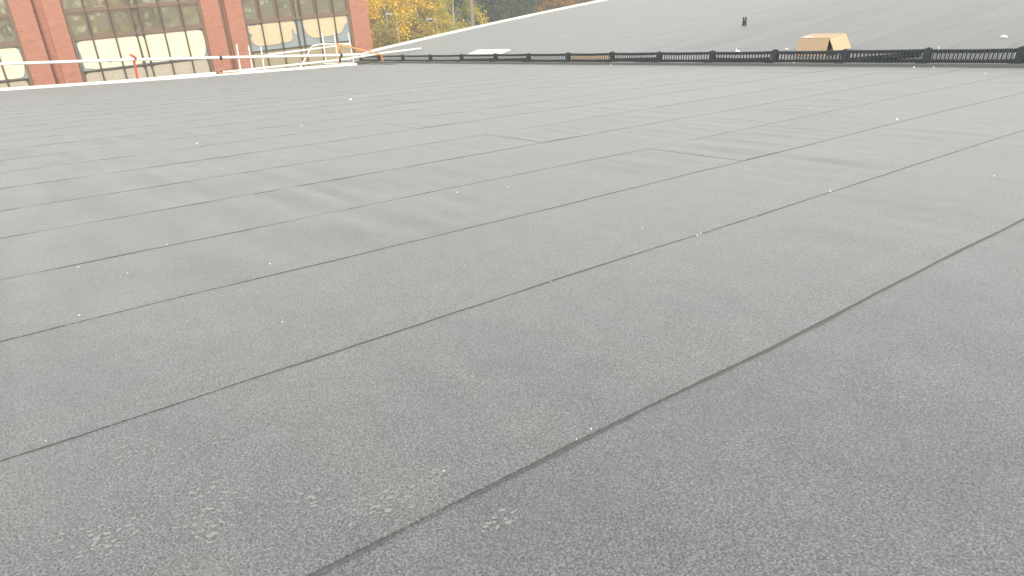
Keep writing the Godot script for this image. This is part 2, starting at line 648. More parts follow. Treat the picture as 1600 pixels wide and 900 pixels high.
func build_brick_building():
	var b := thing("brick_building", "red brick office building with tall glazed bays and cream painted reflections in the lower windows across the yard", "building", V(6, -9, FACE))
	var o := b.position
	var m_brick := brick_material()
	var m_frame := mottled(0.03, Color(0.17, 0.115, 0.085), Color(0.23, 0.155, 0.118), 1.0, 0.5, 81)
	var m_dark := mottled(0.03, Color(0.06, 0.048, 0.038), Color(0.10, 0.08, 0.062), 1.0, 0.5, 82)
	var m_glass := mat(Color(0.40, 0.37, 0.27), 0.06, 0.75)
	var wave := noise_tex(0.006, Color.BLACK, Color.WHITE, FastNoiseLite.TYPE_SIMPLEX_SMOOTH, 3, 19, 512)
	wave.as_normal_map = true
	wave.bump_strength = 5.0
	wave.color_ramp = null
	m_glass.normal_enabled = true
	m_glass.normal_texture = wave
	m_glass.normal_scale = 0.22
	m_glass.uv1_triplanar = true
	m_glass.uv1_world_triplanar = true
	m_glass.uv1_scale = Vector3.ONE * 0.22
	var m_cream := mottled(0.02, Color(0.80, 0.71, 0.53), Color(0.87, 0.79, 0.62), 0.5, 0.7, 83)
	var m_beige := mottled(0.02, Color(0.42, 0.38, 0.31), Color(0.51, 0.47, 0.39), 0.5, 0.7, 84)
	var m_cream_dim := mottled(0.02, Color(0.57, 0.48, 0.32), Color(0.64, 0.55, 0.39), 0.5, 0.7, 85)  # dimmer cream: the weaker reflection in the right bay put into the colour
	var m_beige_dim := mottled(0.02, Color(0.33, 0.28, 0.18), Color(0.40, 0.34, 0.23), 0.5, 0.7, 87)  # dimmer beige for the same bay, reflection as painted colour
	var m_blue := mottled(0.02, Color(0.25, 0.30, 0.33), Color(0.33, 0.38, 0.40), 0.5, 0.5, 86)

	var local := func(called: String, st: SurfaceTool, m: Material) -> MeshInstance3D:
		var i := put(called, st, m, b)
		i.position = -o
		return i
	# body behind the glazing
	var st := start()
	block(st, -18.0, 17.18, -9.3, 5.0, FACE + 0.32, FACE + 13.0)
	local.call("wall", st, m_brick)
	st = start()
	block(st, -18.1, 17.3, 5.0, 5.3, FACE - 0.1, FACE + 13.1)
	local.call("parapet", st, m_frame)
	# twin brick piers with a recess between them
	for p in [[-5.85, -5.08, -4.7, -4.03], [1.50, 2.27, 2.62, 3.29], [8.82, 9.63, 9.90, 10.66], [16.19, 17.19, 0.0, 0.0]]:
		st = start()
		block(st, p[0], p[1], -9.3, 5.0, FACE - 0.12, FACE + 0.319)
		local.call("brick_pier", st, m_brick)
		if p[2] != 0.0:
			st = start()
			block(st, p[2], p[3], -9.3, 5.0, FACE - 0.12, FACE + 0.319)
			local.call("brick_pier", st, m_brick)
			st = start()
			block(st, p[1] + 0.001, p[2] - 0.001, -9.3, 5.0, FACE + 0.15, FACE + 0.318)
			local.call("recess", st, m_brick)
			if p[0] < 5.0:
				continue
			st = start()
			tube(st, [V((p[1] + p[2]) * 0.5 - 0.06, -9, FACE - 0.005), V((p[1] + p[2]) * 0.5 - 0.06, 4.9, FACE - 0.005)], 0.06)
			var dp: MeshInstance3D = local.call("downpipe", st, m_frame)
			dp.set_meta("label", "brown downpipe in the recess between brick piers")
	# glazed bays
	var steps := [0.0, 0.825, 1.717, 2.58, 2.865, 3.735, 4.627, 5.53]
	var bays := [-4.03, 3.29, 10.66]
	var rows := [[-3.2, -1.165], [-1.165, 0.19], [0.19, 1.30], [1.30, 2.75], [2.75, 3.86], [3.86, 4.98]]
	for bi in 3:
		var s0: float = bays[bi]
		for ri in rows.size():
			var y0: float = rows[ri][0]
			var y1: float = rows[ri][1]
			for c in 7:
				var a: float = s0 + steps[c]
				var e: float = s0 + steps[c + 1]
				st = start()
				block(st, a + 0.002, e - 0.002, y0 + 0.002, y1 - 0.002, FACE + 0.10, FACE + 0.118)
				local.call("window_pane", st, m_glass)
				if (ri == 2 or ri == 4) and c != 3:   # opening lights with a broad brown sash
					st = start()
					block(st, a + 0.03, a + 0.105, y0 + 0.07, y1 - 0.09, FACE + 0.04, FACE + 0.09)
					block(st, e - 0.105, e - 0.03, y0 + 0.07, y1 - 0.09, FACE + 0.04, FACE + 0.09)
					block(st, a + 0.105, e - 0.105, y0 + 0.07, y0 + 0.14, FACE + 0.04, FACE + 0.09)
					block(st, a + 0.105, e - 0.105, y1 - 0.15, y1 - 0.09, FACE + 0.04, FACE + 0.09)
					local.call("window_sash", st, m_frame)
			# transom on top of the row
			st = start()
			var thick := 0.02 if ri == 0 else 0.075
			block(st, s0 + 0.001, s0 + 5.529, y1 - thick, y1 + thick, FACE + 0.0, FACE + 0.097)
			local.call("transom", st, m_frame if ri > 0 else m_dark)
		for c in range(1, 7):
			st = start()
			block(st, s0 + steps[c] - 0.024, s0 + steps[c] + 0.024, -3.2, 4.98, FACE - 0.02, FACE + 0.095)
			local.call("mullion", st, m_dark)
		for c in [0.0, 5.53]:
			st = start()
			var x: float = s0 + c
			block(st, x + 0.002 if c == 0.0 else x - 0.112, x + 0.112 if c == 0.0 else x - 0.002, -3.2, 4.98, FACE - 0.03, FACE + 0.092)
			local.call("jamb", st, m_frame)
	# window reflections in the two lowest rows, painted as cream and beige plates
	var put_reflection := func(pts: Array, m: Material, called: String, s_off: float):
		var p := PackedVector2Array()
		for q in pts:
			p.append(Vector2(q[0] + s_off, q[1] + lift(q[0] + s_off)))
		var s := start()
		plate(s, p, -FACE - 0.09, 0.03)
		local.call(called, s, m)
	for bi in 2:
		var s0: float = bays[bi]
		put_reflection.call(blob([[0.22, -1.05], [0.24, -0.45], [0.17, -0.2], [0.2, 0.02], [0.45, 0.10], [2.50, 0.10], [2.56, 0.0], [2.57, -1.10], [0.6, -1.10], [0.5, -1.05]]), m_cream, "cream_reflection", s0)
		put_reflection.call(blob([[2.66, -1.10], [2.64, -0.5], [2.60, 0.08], [2.84, 0.05], [2.86, -1.10]]), m_cream, "cream_reflection", s0)
		put_reflection.call(blob([[2.88, -1.10], [2.88, 0.10], [4.9, 0.10], [5.1, 0.12], [5.34, 0.06], [5.40, -0.2], [5.41, -0.6], [5.34, -0.9], [5.25, -1.10]]), m_cream, "cream_reflection", s0)
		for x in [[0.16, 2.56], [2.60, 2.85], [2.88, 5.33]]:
			put_reflection.call(blob([[x[0], -2.9], [x[0], -1.35], [x[0] + 0.1, -1.22], [x[1] - 0.08, -1.22], [x[1], -1.32], [x[1], -2.9]]), m_beige, "beige_reflection", s0)
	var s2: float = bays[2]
	put_reflection.call(blob([[0.5, -0.95], [0.24, -0.75], [0.18, -0.50], [0.34, -0.40], [0.10, -0.25], [0.05, -0.03], [0.2, 0.06], [0.48, 0.0], [0.62, 0.08], [0.74, 0.02], [0.95, 0.10], [1.7, 0.15], [1.72, -0.9], [1.2, -0.93]]), m_cream_dim, "cream_reflection", s2)
	put_reflection.call(blob([[1.73, -0.92], [1.75, 0.13], [2.25, 0.17], [2.46, 0.10], [2.53, -0.2], [2.55, -0.55], [2.42, -0.58], [2.36, -0.28], [2.28, -0.30], [2.26, -0.86]]), m_cream_dim, "cream_reflection", s2)
	put_reflection.call(blob([[2.93, -0.40], [2.90, 0.0], [3.02, 0.12], [3.70, 0.14], [4.55, 0.16], [4.62, 0.10], [4.62, -0.80], [3.5, -0.85], [3.15, -0.72]]), m_cream_dim, "cream_reflection", s2)
	put_reflection.call(blob([[4.66, 0.10], [4.8, 0.16], [5.2, 0.14], [5.33, 0.02], [5.34, -0.25], [5.15, -0.38], [4.95, -0.72], [4.68, -0.78]]), m_cream_dim, "cream_reflection", s2)
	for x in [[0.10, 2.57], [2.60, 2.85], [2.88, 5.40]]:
		put_reflection.call(blob([[x[0], -2.9], [x[0], -1.3], [x[0] + 0.12, -1.2], [x[1] - 0.03, -1.2], [x[1], -1.25], [x[1], -2.9]]), m_beige_dim, "beige_reflection", s2)
	# blue-grey glass reflection between the pale ones, painted as a plate
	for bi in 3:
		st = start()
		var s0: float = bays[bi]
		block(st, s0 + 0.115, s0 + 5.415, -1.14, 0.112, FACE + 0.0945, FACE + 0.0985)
		local.call("blue_reflection", st, m_blue)

# rounds an outline by cutting its corners twice
func blob(pts: Array) -> Array:
	var cur := pts
	for k in 2:
		var nxt := []
		for i in cur.size():
			var p: Array = cur[i]
			var q: Array = cur[(i + 1) % cur.size()]
			var len := Vector2(p[0], p[1]).distance_to(Vector2(q[0], q[1]))
			var f := minf(0.25, 0.09 / maxf(len, 0.001))
			nxt.append([lerpf(p[0], q[0], f), lerpf(p[1], q[1], f)])
			nxt.append([lerpf(q[0], p[0], f), lerpf(q[1], p[1], f)])
		cur = nxt
	return cur

# ==================================================================== trees
func leaf_material(light: Color) -> StandardMaterial3D:
	var m := mat(Color.WHITE, 0.75, 0.0, 0.3)
	m.vertex_color_use_as_albedo = true
	m.backlight_enabled = true
	m.backlight = light.linear_to_srgb()
	return m

func leaf(st: SurfaceTool, p: Vector3, size: float, c: Color, droop := 0.0):
	var u := Vector3(rng.randfn(), rng.randfn() - droop, rng.randfn()).normalized()
	var v := u.cross(Vector3(rng.randfn(), rng.randfn(), rng.randfn())).normalized()
	var a := p - u * size
	var b := p + v * size * 0.55
	var d := p - v * size * 0.55
	var e := p + u * size
	for q in [a, b, e, a, e, d]:
		st.set_color(c)
		st.add_vertex(q)

# broadleaf: limbs end in loose hanging leaf clumps
func broadleaf(height: float, radius: float, bare: float, cols: Array, clumps: int, per: int, size: float) -> Array:
	var wood := start()
	var bend := Vector3(rng.randfn() * 0.3, 0, rng.randfn() * 0.3)
	var spine := []
	for i in 7:
		var t := i / 6.0
		spine.append(Vector3(bend.x * t * t, height * 0.93 * t, bend.z * t * t))
	tube(wood, spine, 0.17, 0.03, 7, false)
	var st := SurfaceTool.new()
	st.begin(Mesh.PRIMITIVE_TRIANGLES)
	for i in clumps:
		var t := lerpf(bare, 1.0, pow(rng.randf(), 0.85))
		var prof := sin(PI * clampf((t - bare) / (1.0 - bare) * 0.86 + 0.12, 0.0, 1.0))
		var r := radius * prof * sqrt(rng.randf_range(0.12, 1.0))
		var ang := rng.randf() * TAU
		var c := Vector3(cos(ang) * r + bend.x * t, height * t, sin(ang) * r + bend.z * t)
		if i % 3 == 0:
			var root := Vector3(bend.x * t * t, maxf(c.y - r * 0.8, height * 0.2), bend.z * t * t)
			tube(wood, [root, root.lerp(c, 0.55) + Vector3(0, 0.2, 0), c], 0.026, 0.008, 5, false)
		var base: Color = cols[rng.randi() % cols.size()]
		var wide := rng.randf_range(0.35, 0.8)
		for q in per:
			var d := Vector3(rng.randfn() * wide, rng.randfn() * wide * 0.9, rng.randfn() * wide) * 0.62
			var f := rng.randf_range(0.72, 1.25)
			leaf(st, c + d, size * rng.randf_range(0.6, 1.3), Color(base.r * f, base.g * f, base.b * f * rng.randf_range(0.8, 1.2)), 0.8)
	st.generate_normals()
	wood.generate_normals()
	return [wood.commit(), st.commit()]

# conifer: drooping tiers of needle sprays
func conifer(height: float, radius: float, cols: Array, bare := 0.08) -> Array:
	var wood := start()
	tube(wood, [Vector3.ZERO, Vector3(0, height * 0.5, 0), Vector3(0, height * 0.98, 0)], 0.2, 0.02, 7, false)
	var st := SurfaceTool.new()
	st.begin(Mesh.PRIMITIVE_TRIANGLES)
	var y := height * bare
	while y < height:
		var t := y / height
		var r := radius * pow(1.0 - t, 0.8) + 0.12
		var arms := 9 if t < 0.7 else 6
		var a0 := rng.randf() * TAU
		for i in arms:
			var a := a0 + TAU * i / arms + rng.randfn() * 0.15
			var len := r * rng.randf_range(0.7, 1.1)
			var base: Color = cols[rng.randi() % cols.size()]
			var tip := Vector3(cos(a) * len, y - len * 0.28, sin(a) * len)
			if i % 2 == 0:
				tube(wood, [Vector3(0, y, 0), tip], 0.03, 0.008, 4, false)
			var cnt := int(10 + 16 * len)
			for q in cnt:
				var f := sqrt(rng.randf())
				var p := Vector3(0, y, 0).lerp(tip, f) + Vector3(rng.randfn() * 0.22, rng.randfn() * 0.14 - 0.08, rng.randfn() * 0.22)
				var g := rng.randf_range(0.65, 1.3)
				leaf(st, p, rng.randf_range(0.10, 0.2), Color(base.r * g, base.g * g, base.b * g), 1.2)
		y += lerpf(0.42, 0.26, t)
	st.generate_normals()
	wood.generate_normals()
	return [wood.commit(), st.commit()]

func plant_tree(called: String, parts: Array, m_bark: Material, m_leaf: Material, label: String, s: float, n: float, scale := 1.0, group := "", kind := "tree"):
	var t := thing(called, label, kind, V(s, -9, n), group)
	t.rotation.y = rng.randf() * TAU
	t.scale = Vector3.ONE * scale
	put_mesh("trunk", parts[0], m_bark, t)
	put_mesh("crown", parts[1], m_leaf, t)

func build_trees():
	rng.seed = 404
	var m_bark := mottled(0.03, Color(0.10, 0.08, 0.065), Color(0.20, 0.17, 0.14), 1.0, 0.9, 91)
	var m_birch := mottled(0.03, Color(0.30, 0.28, 0.26), Color(0.60, 0.58, 0.54), 1.0, 0.8, 92)
	var m_leaf := leaf_material(Color(0.30, 0.26, 0.10))
	var yellow := [Color(0.88, 0.60, 0.04), Color(0.82, 0.52, 0.035), Color(0.78, 0.56, 0.05), Color(0.62, 0.48, 0.05)]
	var olive := [Color(0.50, 0.46, 0.06), Color(0.58, 0.48, 0.06), Color(0.40, 0.40, 0.07), Color(0.72, 0.54, 0.05)]
	var brown := [Color(0.36, 0.27, 0.08), Color(0.42, 0.30, 0.07), Color(0.32, 0.30, 0.10), Color(0.50, 0.36, 0.06)]
	var green := [Color(0.055, 0.085, 0.05), Color(0.07, 0.10, 0.055), Color(0.05, 0.07, 0.045), Color(0.09, 0.11, 0.05)]
	var rust := [Color(0.45, 0.21, 0.04), Color(0.38, 0.18, 0.04), Color(0.50, 0.27, 0.05)]
	var t_yellow := broadleaf(13.5, 2.7, 0.30, yellow, 105, 110, 0.105)
	var t_olive := broadleaf(15.0, 3.0, 0.22, olive, 120, 110, 0.10)
	var t_brown := broadleaf(11.5, 3.0, 0.16, brown, 100, 85, 0.12)
	var t_rust := broadleaf(11.0, 2.8, 0.25, rust, 90, 85, 0.12)
	var t_spruce := conifer(17.0, 2.9, green)
	var t_spruce2 := conifer(15.0, 2.5, green)
	# front row, left to right as seen past the corner of the brick building
	plant_tree("birch_tree", t_yellow, m_birch, m_leaf, "yellow birch standing nearest the brick corner pier", 28.6, 56.0, 1.0)
	plant_tree("birch_tree", t_yellow, m_birch, m_leaf, "brightest golden birch between the two lamp posts", 32.6, 58.5, 1.04)
	plant_tree("birch_tree", t_olive, m_birch, m_leaf, "olive green birch with a thin pale trunk right of the lamp posts", 35.9, 57.5, 1.0)
	plant_tree("leafy_tree", t_brown, m_bark, m_leaf, "low brown and olive tree beside the brick corner pier", 27.0, 54.0, 0.72)
	plant_tree("leafy_tree", t_brown, m_bark, m_leaf, "low thinning brown tree behind the left lamp post", 30.4, 54.5, 0.74)
	plant_tree("leafy_tree", t_olive, m_bark, m_leaf, "low olive tree behind the right lamp post", 33.2, 55.0, 0.60)
	plant_tree("spruce_tree", t_spruce, m_bark, m_leaf, "dark green spruce just right of the bare pine trunk", 42.2, 60.0, 1.0)
	plant_tree("spruce_tree", t_spruce2, m_bark, m_leaf, "dark green spruce left of the rusty orange tree", 46.5, 61.0, 1.1)
	plant_tree("leafy_tree", t_rust, m_bark, m_leaf, "rusty orange tree above the upper end of the white roof edge", 51.2, 60.5, 1.0)
	plant_tree("leafy_tree", t_rust, m_bark, m_leaf, "orange tree farthest right along the white roof edge", 55.6, 60.0, 1.03)
	# a bare-stemmed pine: tall reddish trunk, crown above
	var pine := thing("pine_tree", "tall pine with a bare grey trunk between the olive birch and the spruces", "tree", V(35.5, -9, 53.5))
	var st := start()
	tube(st, [Vector3.ZERO, Vector3(-0.06, 6, 0.02), Vector3(-0.05, 10, 0.05), Vector3(0.1, 15.0, 0)], 0.24, 0.13, 9, false)
	var m_pine := mottled(0.03, Color(0.19, 0.15, 0.13), Color(0.32, 0.27, 0.24), 0.8, 0.9, 93)
	put("trunk", st, m_pine, pine)
	var crown := SurfaceTool.new()
	crown.begin(Mesh.PRIMITIVE_TRIANGLES)
	for i in 40:
		var a := rng.randf() * TAU
		var c := Vector3(cos(a) * rng.randf() * 2.4, rng.randf_range(12.0, 16.5), sin(a) * rng.randf() * 2.4)
		for q in 70:
			var g := rng.randf_range(0.7, 1.3)
			leaf(crown, c + Vector3(rng.randfn(), rng.randfn() * 0.6, rng.randfn()) * 0.5, 0.15, Color(0.07 * g, 0.10 * g, 0.05 * g))
	crown.generate_normals()
	put_mesh("crown", crown.commit(), m_leaf, pine)
	# second row, only glimpsed through the gaps
	var back := [[30.0, 70.0, 1, "dark spruce behind the gap between the yellow birches"], [35.5, 72.0, 0, "dark spruce behind the brightest golden birch"], [40.5, 71.0, 1, "dark spruce behind the olive birch"], [45.0, 70.0, 0, "dark spruce just right of the pine trunk in the second row"], [49.5, 72.0, 1, "dark spruce in the second row left of the green spruces' gap"], [54.0, 71.0, 0, "dark spruce directly behind the left end of the orange trees"], [58.5, 70.0, 1, "dark spruce behind the two orange trees' gap"], [63.5, 71.0, 0, "dark spruce behind the farthest right orange tree"], [25.5, 73.0, 0, "dark spruce mostly hidden by the brick corner pier"], [47.0, 76.0, 1, "dark spruce in the third row behind the first green spruce"], [52.0, 77.0, 0, "dark spruce in the third row behind the second green spruce"], [38.0, 77.0, 0, "dark spruce in the third row behind the left lamp post's birches"], [49.0, 64.0, 1, "filling the gap left of the orange trees"], [58.0, 74.0, 0, "behind the gap between the orange trees"], [43.0, 84.0, 0, "in the last row behind the pine trunk"], [51.0, 85.0, 0, "in the last row left of the orange trees"], [60.0, 84.0, 0, "in the last row behind the first orange tree"], [67.0, 83.0, 0, "in the last row at the far right"], [65.0, 76.0, 1, "in the third row at the far right"], [55.0, 79.0, 1, "in the third row behind the orange tree"], [33.0, 77.0, 1, "dark spruce in the third row nearest the brick building"]]
	for q in back:
		plant_tree("spruce_tree", t_spruce if q[2] == 0 else t_spruce2, m_bark, m_leaf, q[3], q[0], q[1], rng.randf_range(1.0, 1.2), "spruces in the wood behind")
	# trees across the site, seen mirrored in the upper windows
	for q in [[9.0, -44.0, 1], [15.0, -41.0, 0], [20.0, -46.0, 2], [26.0, -43.0, 1], [32.0, -45.0, 0], [39.0, -42.0, 2], [46.0, -46.0, 0], [54.0, -44.0, 1], [3.0, -45.0, 2], [-4.0, -43.0, 0]]:
		plant_tree("birch_tree" if q[2] < 2 else "spruce_tree", [t_yellow, t_olive, t_spruce][q[2]], m_birch, m_leaf, ["yellow birch mirrored in the upper windows of the brick building", "olive birch mirrored in the upper windows of the brick building", "dark spruce mirrored in the upper windows of the brick building"][q[2]], q[0], q[1], 1.1, ["yellow birches", "olive birches", "spruces"][q[2]] + " mirrored in the windows")

func build_lamps():
	var m := mottled(0.05, Color(0.30, 0.31, 0.30), Color(0.42, 0.43, 0.42), 1.0, 0.5, 95)
	var m_head := mat(Color(0.42, 0.43, 0.42), 0.5)
	for a in [[25.2, 48.0, 8.85, "tall slim street lamp nearer the brick building, before yellow birches"], [28.55, 48.0, 8.28, "shorter street lamp with curved arm, right of the other lamp"]]:
		var l := thing("street_lamp", a[3], "street lamp", V(a[0], -9, a[1]))
		var st := start()
		tube(st, [Vector3(0, 0, 0), Vector3(0, a[2] * 0.5, 0), Vector3(0, a[2], 0)], 0.06, 0.032, 8)
		put("pole", st, m, l)
		st = start()
		tube(st, [Vector3(0, a[2] - 0.02, 0), Vector3(-0.05, a[2] + 0.09, -0.03), Vector3(-0.16, a[2] + 0.13, -0.1), Vector3(-0.3, a[2] + 0.13, -0.18)], 0.035, 0.03, 8)
		put("arm", st, m, l)
		st = start()
		var b := Basis(Vector3(0.86, 0, 0.5), Vector3.UP, Vector3(-0.5, 0, 0.86))
		box(st, Vector3(-0.48, a[2] + 0.13, -0.28), Vector3(0.5, 0.07, 0.2), b)
		box(st, Vector3(-0.44, a[2] + 0.18, -0.255), Vector3(0.36, 0.04, 0.14), b)
		put("lamp_head", st, m_head, l)

# ==================================================================== black ribbed guard along the step
func build_cable_guard():
	rng.seed = 909
	var posts := [29.1, 27.36, 25.21, 23.02, 20.93, 18.90, 17.12, 15.30, 13.57, 11.93, 10.33, 8.75, 7.25, 5.745, 4.33, 2.92, 1.5, 0.1, -1.3, -2.7]
	var g := thing("cable_guard", "long black ribbed plastic guard running along the step between both roofs", "cable guard", V(13.3, far_y(13.3, 14.0), 14.0))
	var o := g.position
	var h := 0.215
	for i in posts.size() - 1:
		var n1: float = posts[i]
		var n0: float = posts[i + 1]
		var sec := Node3D.new()
		sec.name = "guard_section"
		g.add_child(sec, true)
		var s := 13.3 + 0.02 * sin(i * 1.7)
		var ya := far_y(s, n0) + 0.022
		var yb := far_y(s, n1) + 0.022
		var pts_top := []
		var pts_low := []
		for q in 9:
			var t := q / 8.0
			var n := lerpf(n0 + 0.02, n1 - 0.02, t)
			var sag := 0.012 * sin(PI * t)
			pts_top.append(V(s, lerpf(ya, yb, t) + h - 0.022 - sag * 0.6, n) - o)
			pts_low.append(V(s, lerpf(ya, yb, t) + 0.026 - sag, n) - o)
		var st := start()
		tube(st, pts_top, 0.027, 0.027, 8)
		put("top_rail", st, m_black, sec)
		st = start()
		tube(st, pts_low, 0.029, 0.029, 8)
		put("bottom_rail", st, m_black, sec)
		# ribs: closed hoops round both rails, leaning a little
		st = start()
		var count := 21
		for q in count:
			var t := (q + 0.8) / (count + 0.6)
			var n := lerpf(n0, n1, t)
			var y := lerpf(ya, yb, t) - 0.008 * sin(PI * t) + rng.randfn() * 0.0012
			var lean := 0.010 + 0.002 * rng.randfn()
			var f := [V(s - 0.05, y, n + lean), V(s - 0.05, y + h, n - lean), V(s + 0.05, y, n + lean + 0.004), V(s + 0.05, y + h, n - lean + 0.004)]
			for x in 4:
				f[x] -= o
			var zs := Vector3(1, 0, 0)
			bar(st, f[0], f[1], 0.013 if i < 6 else (0.019 if i < 9 else 0.026), 0.004, zs)
			bar(st, f[2], f[3], 0.006 if i < 9 else 0.010, 0.004, zs)
			bar(st, f[1] + Vector3(-0.008, -0.026, 0), f[3] + Vector3(0.008, -0.026, 0), 0.058, 0.048, Vector3(0, 0, 1))
			bar(st, f[0] + Vector3(-0.008, 0.024, 0), f[2] + Vector3(0.008, 0.027, 0), 0.058, 0.048, Vector3(0, 0, 1))
		var ribs := put("ribs", st, m_black, sec)
		ribs.set_meta("kind", "stuff")
		# bracket at the far end of the section, with a foot on the felt
		st = start()
		var yb2 := far_y(s, n1)
		var jut := rng.randf_range(0.0, 0.02)
		box(st, V(s, yb2 + 0.13 + jut * 0.5, n1) - o, Vector3(0.115, 0.225 + jut, 0.085))
		box(st, V(s - 0.03, yb2 + 0.013, n1 + 0.02) - o, Vector3(0.26, 0.022, 0.17))
		box(st, V(s - 0.01, yb2 + 0.248 + jut, n1 - 0.01) - o, Vector3(0.05, 0.02, 0.035))
		put("bracket", st, m_black, sec)
		# cables lying in the guard where it shows dark
		if i in [4, 5, 8, 10, 12]:
			st = start()
			var c := []
			var hi: float = 0.10 if i == 12 else 0.02
			for q in 11:
				var t := q / 10.0
				var rise := hi * (1.0 - t) if i != 10 else hi - 0.022 * sin(PI * t)
				c.append(V(s + 0.01 * sin(q * 1.3), lerpf(ya, yb, lerpf(0.08, 0.92, t)) + 0.035 + rise * 0.9, lerpf(n0, n1, lerpf(0.08, 0.92, t))) - o)
			tube(st, c, 0.046, 0.046, 8)
			put("cable", st, m_black, sec)

# ==================================================================== white rails, tubes and straps at the eaves corner
func tube_thing(called: String, label: String, category: String, pts: Array, r: float, m: Material, group := "") -> Node3D:
	var t := thing(called, label, category, pts[0], group)
	var st := start()
	var loc := []
	for p in pts:
		loc.append(p - pts[0])
	tube(st, loc, r, r, 12)
	put("tube", st, m, t)
	return t

func clamp_ring(parent: Node3D, at: Vector3, along: Vector3, r: float):
	var st := start()
	var a := along.normalized()
	tube(st, [at - a * 0.045 - parent.position, at + a * 0.045 - parent.position], r + 0.013, r + 0.013, 12)
	box(st, at + Vector3(0, -r - 0.02, 0) - parent.position, Vector3(0.06, 0.05, 0.05))
	put("coupler", st, m_black, parent)

func build_edge_rails():
	# long handrail tube that follows the eaves
	var top := [V(-3.6, -0.12, 30.6), V(0.3, -0.295, 29.4), V(4.1, -0.465, 28.05), V(7.02, -0.64, 27.36), V(11.49, -0.95, 26.93), V(12.3, -1.0, 26.91)]
	var a := tube_thing("guard_rail", "long white handrail tube running the whole length of the left eaves", "guard rail", top, 0.05, m_tube)
	clamp_ring(a, top[3], top[4] - top[3], 0.05)
	clamp_ring(a, top[4], top[5] - top[3], 0.05)
	clamp_ring(a, V(3.56, -0.435, 28.24), top[2] - top[1], 0.03)
	var low := [V(3.2, -1.14, 28.25), V(6.93, -1.16, 27.38), V(11.41, -1.13, 26.96), V(13.36, -1.04, 26.92), V(15.12, -1.02, 26.91)]
	var b := tube_thing("scaffold_tube", "lower white tube that ends in mid air over the black guard", "scaffold tube", low, 0.043, m_tube)
	clamp_ring(b, low[1], low[2] - low[1], 0.043)
	clamp_ring(b, low[2], low[3] - low[2], 0.043)
	tube_thing("scaffold_tube", "white tube sloping up to the right across the three tall posts", "scaffold tube", [V(8.61, -0.70, 27.26), V(11.95, -0.58, 26.97)], 0.034, m_tube)
	var posts := [
		[V(7.62, -1.30, 27.33), V(7.67, -0.23, 27.34), "leftmost thin white post, in front of the middle brick piers"],
		[V(8.05, -1.31, 27.29), V(8.08, -0.31, 27.30), "second thin white post from the left, at the brick pier's right edge"],
		[V(8.47, -1.33, 27.25), V(8.51, -0.39, 27.26), "third thin white post from the left, before a cream painted reflection"],
		[V(10.86, -1.42, 27.04), V(10.89, -0.09, 27.05), "left one of the three tall white posts near the eaves corner"],
		[V(11.36, -1.42, 27.00), V(11.37, -0.13, 27.01), "middle one of the three tall white posts, tied with orange strap"],
		[V(12.00, -1.42, 26.96), V(11.94, -0.15, 26.97), "right one of the three tall white posts, nearest the black guard"]]
	for p in posts:
		tube_thing("rail_post", p[2], "rail post", [p[0], p[1]], 0.026, m_tube, "white posts along the eaves")
	var f := thing("end_frame", "bent white tube frame bracing the tall posts at the eaves corner", "tube frame", V(9.8, -1.30, 27.12))
	var st := start()
	var fp := f.position
	tube(st, [V(9.8, -1.30, 27.12) - fp, V(10.38, -0.56, 27.08) - fp, V(10.44, -0.515, 27.08) - fp, V(10.8, -0.49, 27.07) - fp], 0.026, 0.026, 8)
	put("brace", st, m_tube, f)
	st = start()
	tube(st, [V(10.8, -0.49, 27.07) - fp, V(11.9, -0.55, 26.98) - fp], 0.026, 0.026, 8)
	put("top_bar", st, m_tube, f)
	st = start()
	tube(st, [V(10.73, -1.20, 27.05) - fp, V(11.95, -1.30, 26.98) - fp], 0.026, 0.026, 8)
	put("bottom_bar", st, m_tube, f)
	# red post with a hook
	var m_red := mottled(0.05, Color(0.42, 0.05, 0.03), Color(0.55, 0.09, 0.05), 2.0, 0.6, 101)
	var r := thing("rail_post", "red painted post with a hooked top holding the white handrail", "rail post", V(4.23, -1.17, 28.0))
	var rp := r.position
	st = start()
	bar(st, Vector3.ZERO, V(4.27, -0.47, 28.02) - rp, 0.075, 0.05, Vector3(0, 0, 1))
	put("post", st, m_red, r)
	st = start()
	tube(st, [V(4.27, -0.52, 27.98) - rp, V(4.33, -0.45, 27.94) - rp, V(4.30, -0.38, 27.93) - rp, V(4.22, -0.33, 27.96) - rp, V(4.20, -0.29, 27.98) - rp], 0.045, 0.042, 8)
	put("hook", st, m_red, r)
	# orange straps
	var s := thing("orange_strap", "orange strap stretched from the tall white posts to the black guard", "strap", V(11.38, -0.51, 26.92))
	var sp := s.position
	st = start()
	var line := [V(11.34, -0.50, 26.93), V(11.78, -0.64, 26.90), V(12.66, -0.91, 26.88), V(13.16, -1.07, 26.87)]
	for i in 3:
		bar(st, line[i] - sp, line[i + 1] - sp, 0.05, 0.012, Vector3(0, 0, 1))
	put("long_strap", st, m_orange, s)
	st = start()
	bar(st, V(11.42, -0.56, 26.93) - sp, V(11.33, -1.25, 26.95) - sp, 0.05, 0.012, Vector3(0, 0, 1))
	bar(st, V(11.47, -0.56, 26.92) - sp, V(11.36, -0.95, 26.94) - sp, 0.04, 0.012, Vector3(0, 0, 1))
	put("hanging_strap", st, m_orange, s)
	var k := thing("orange_strap", "orange strap looped over the left end of the black guard", "strap", V(13.2, -1.37, 26.9))
	var kp := k.position
	st = start()
	for q in [[26.93, 0.055], [26.80, 0.05]]:
		bar(st, V(13.215, -1.37, q[0] - 0.05) - kp, V(13.205, -1.10, q[0]) - kp, q[1], 0.01, Vector3(1, 0, 0))
		bar(st, V(13.205, -1.10, q[0]) - kp, V(13.39, -1.09, q[0]) - kp, q[1], 0.01, Vector3(0, 1, 0))
	put("loop", st, m_orange, k)
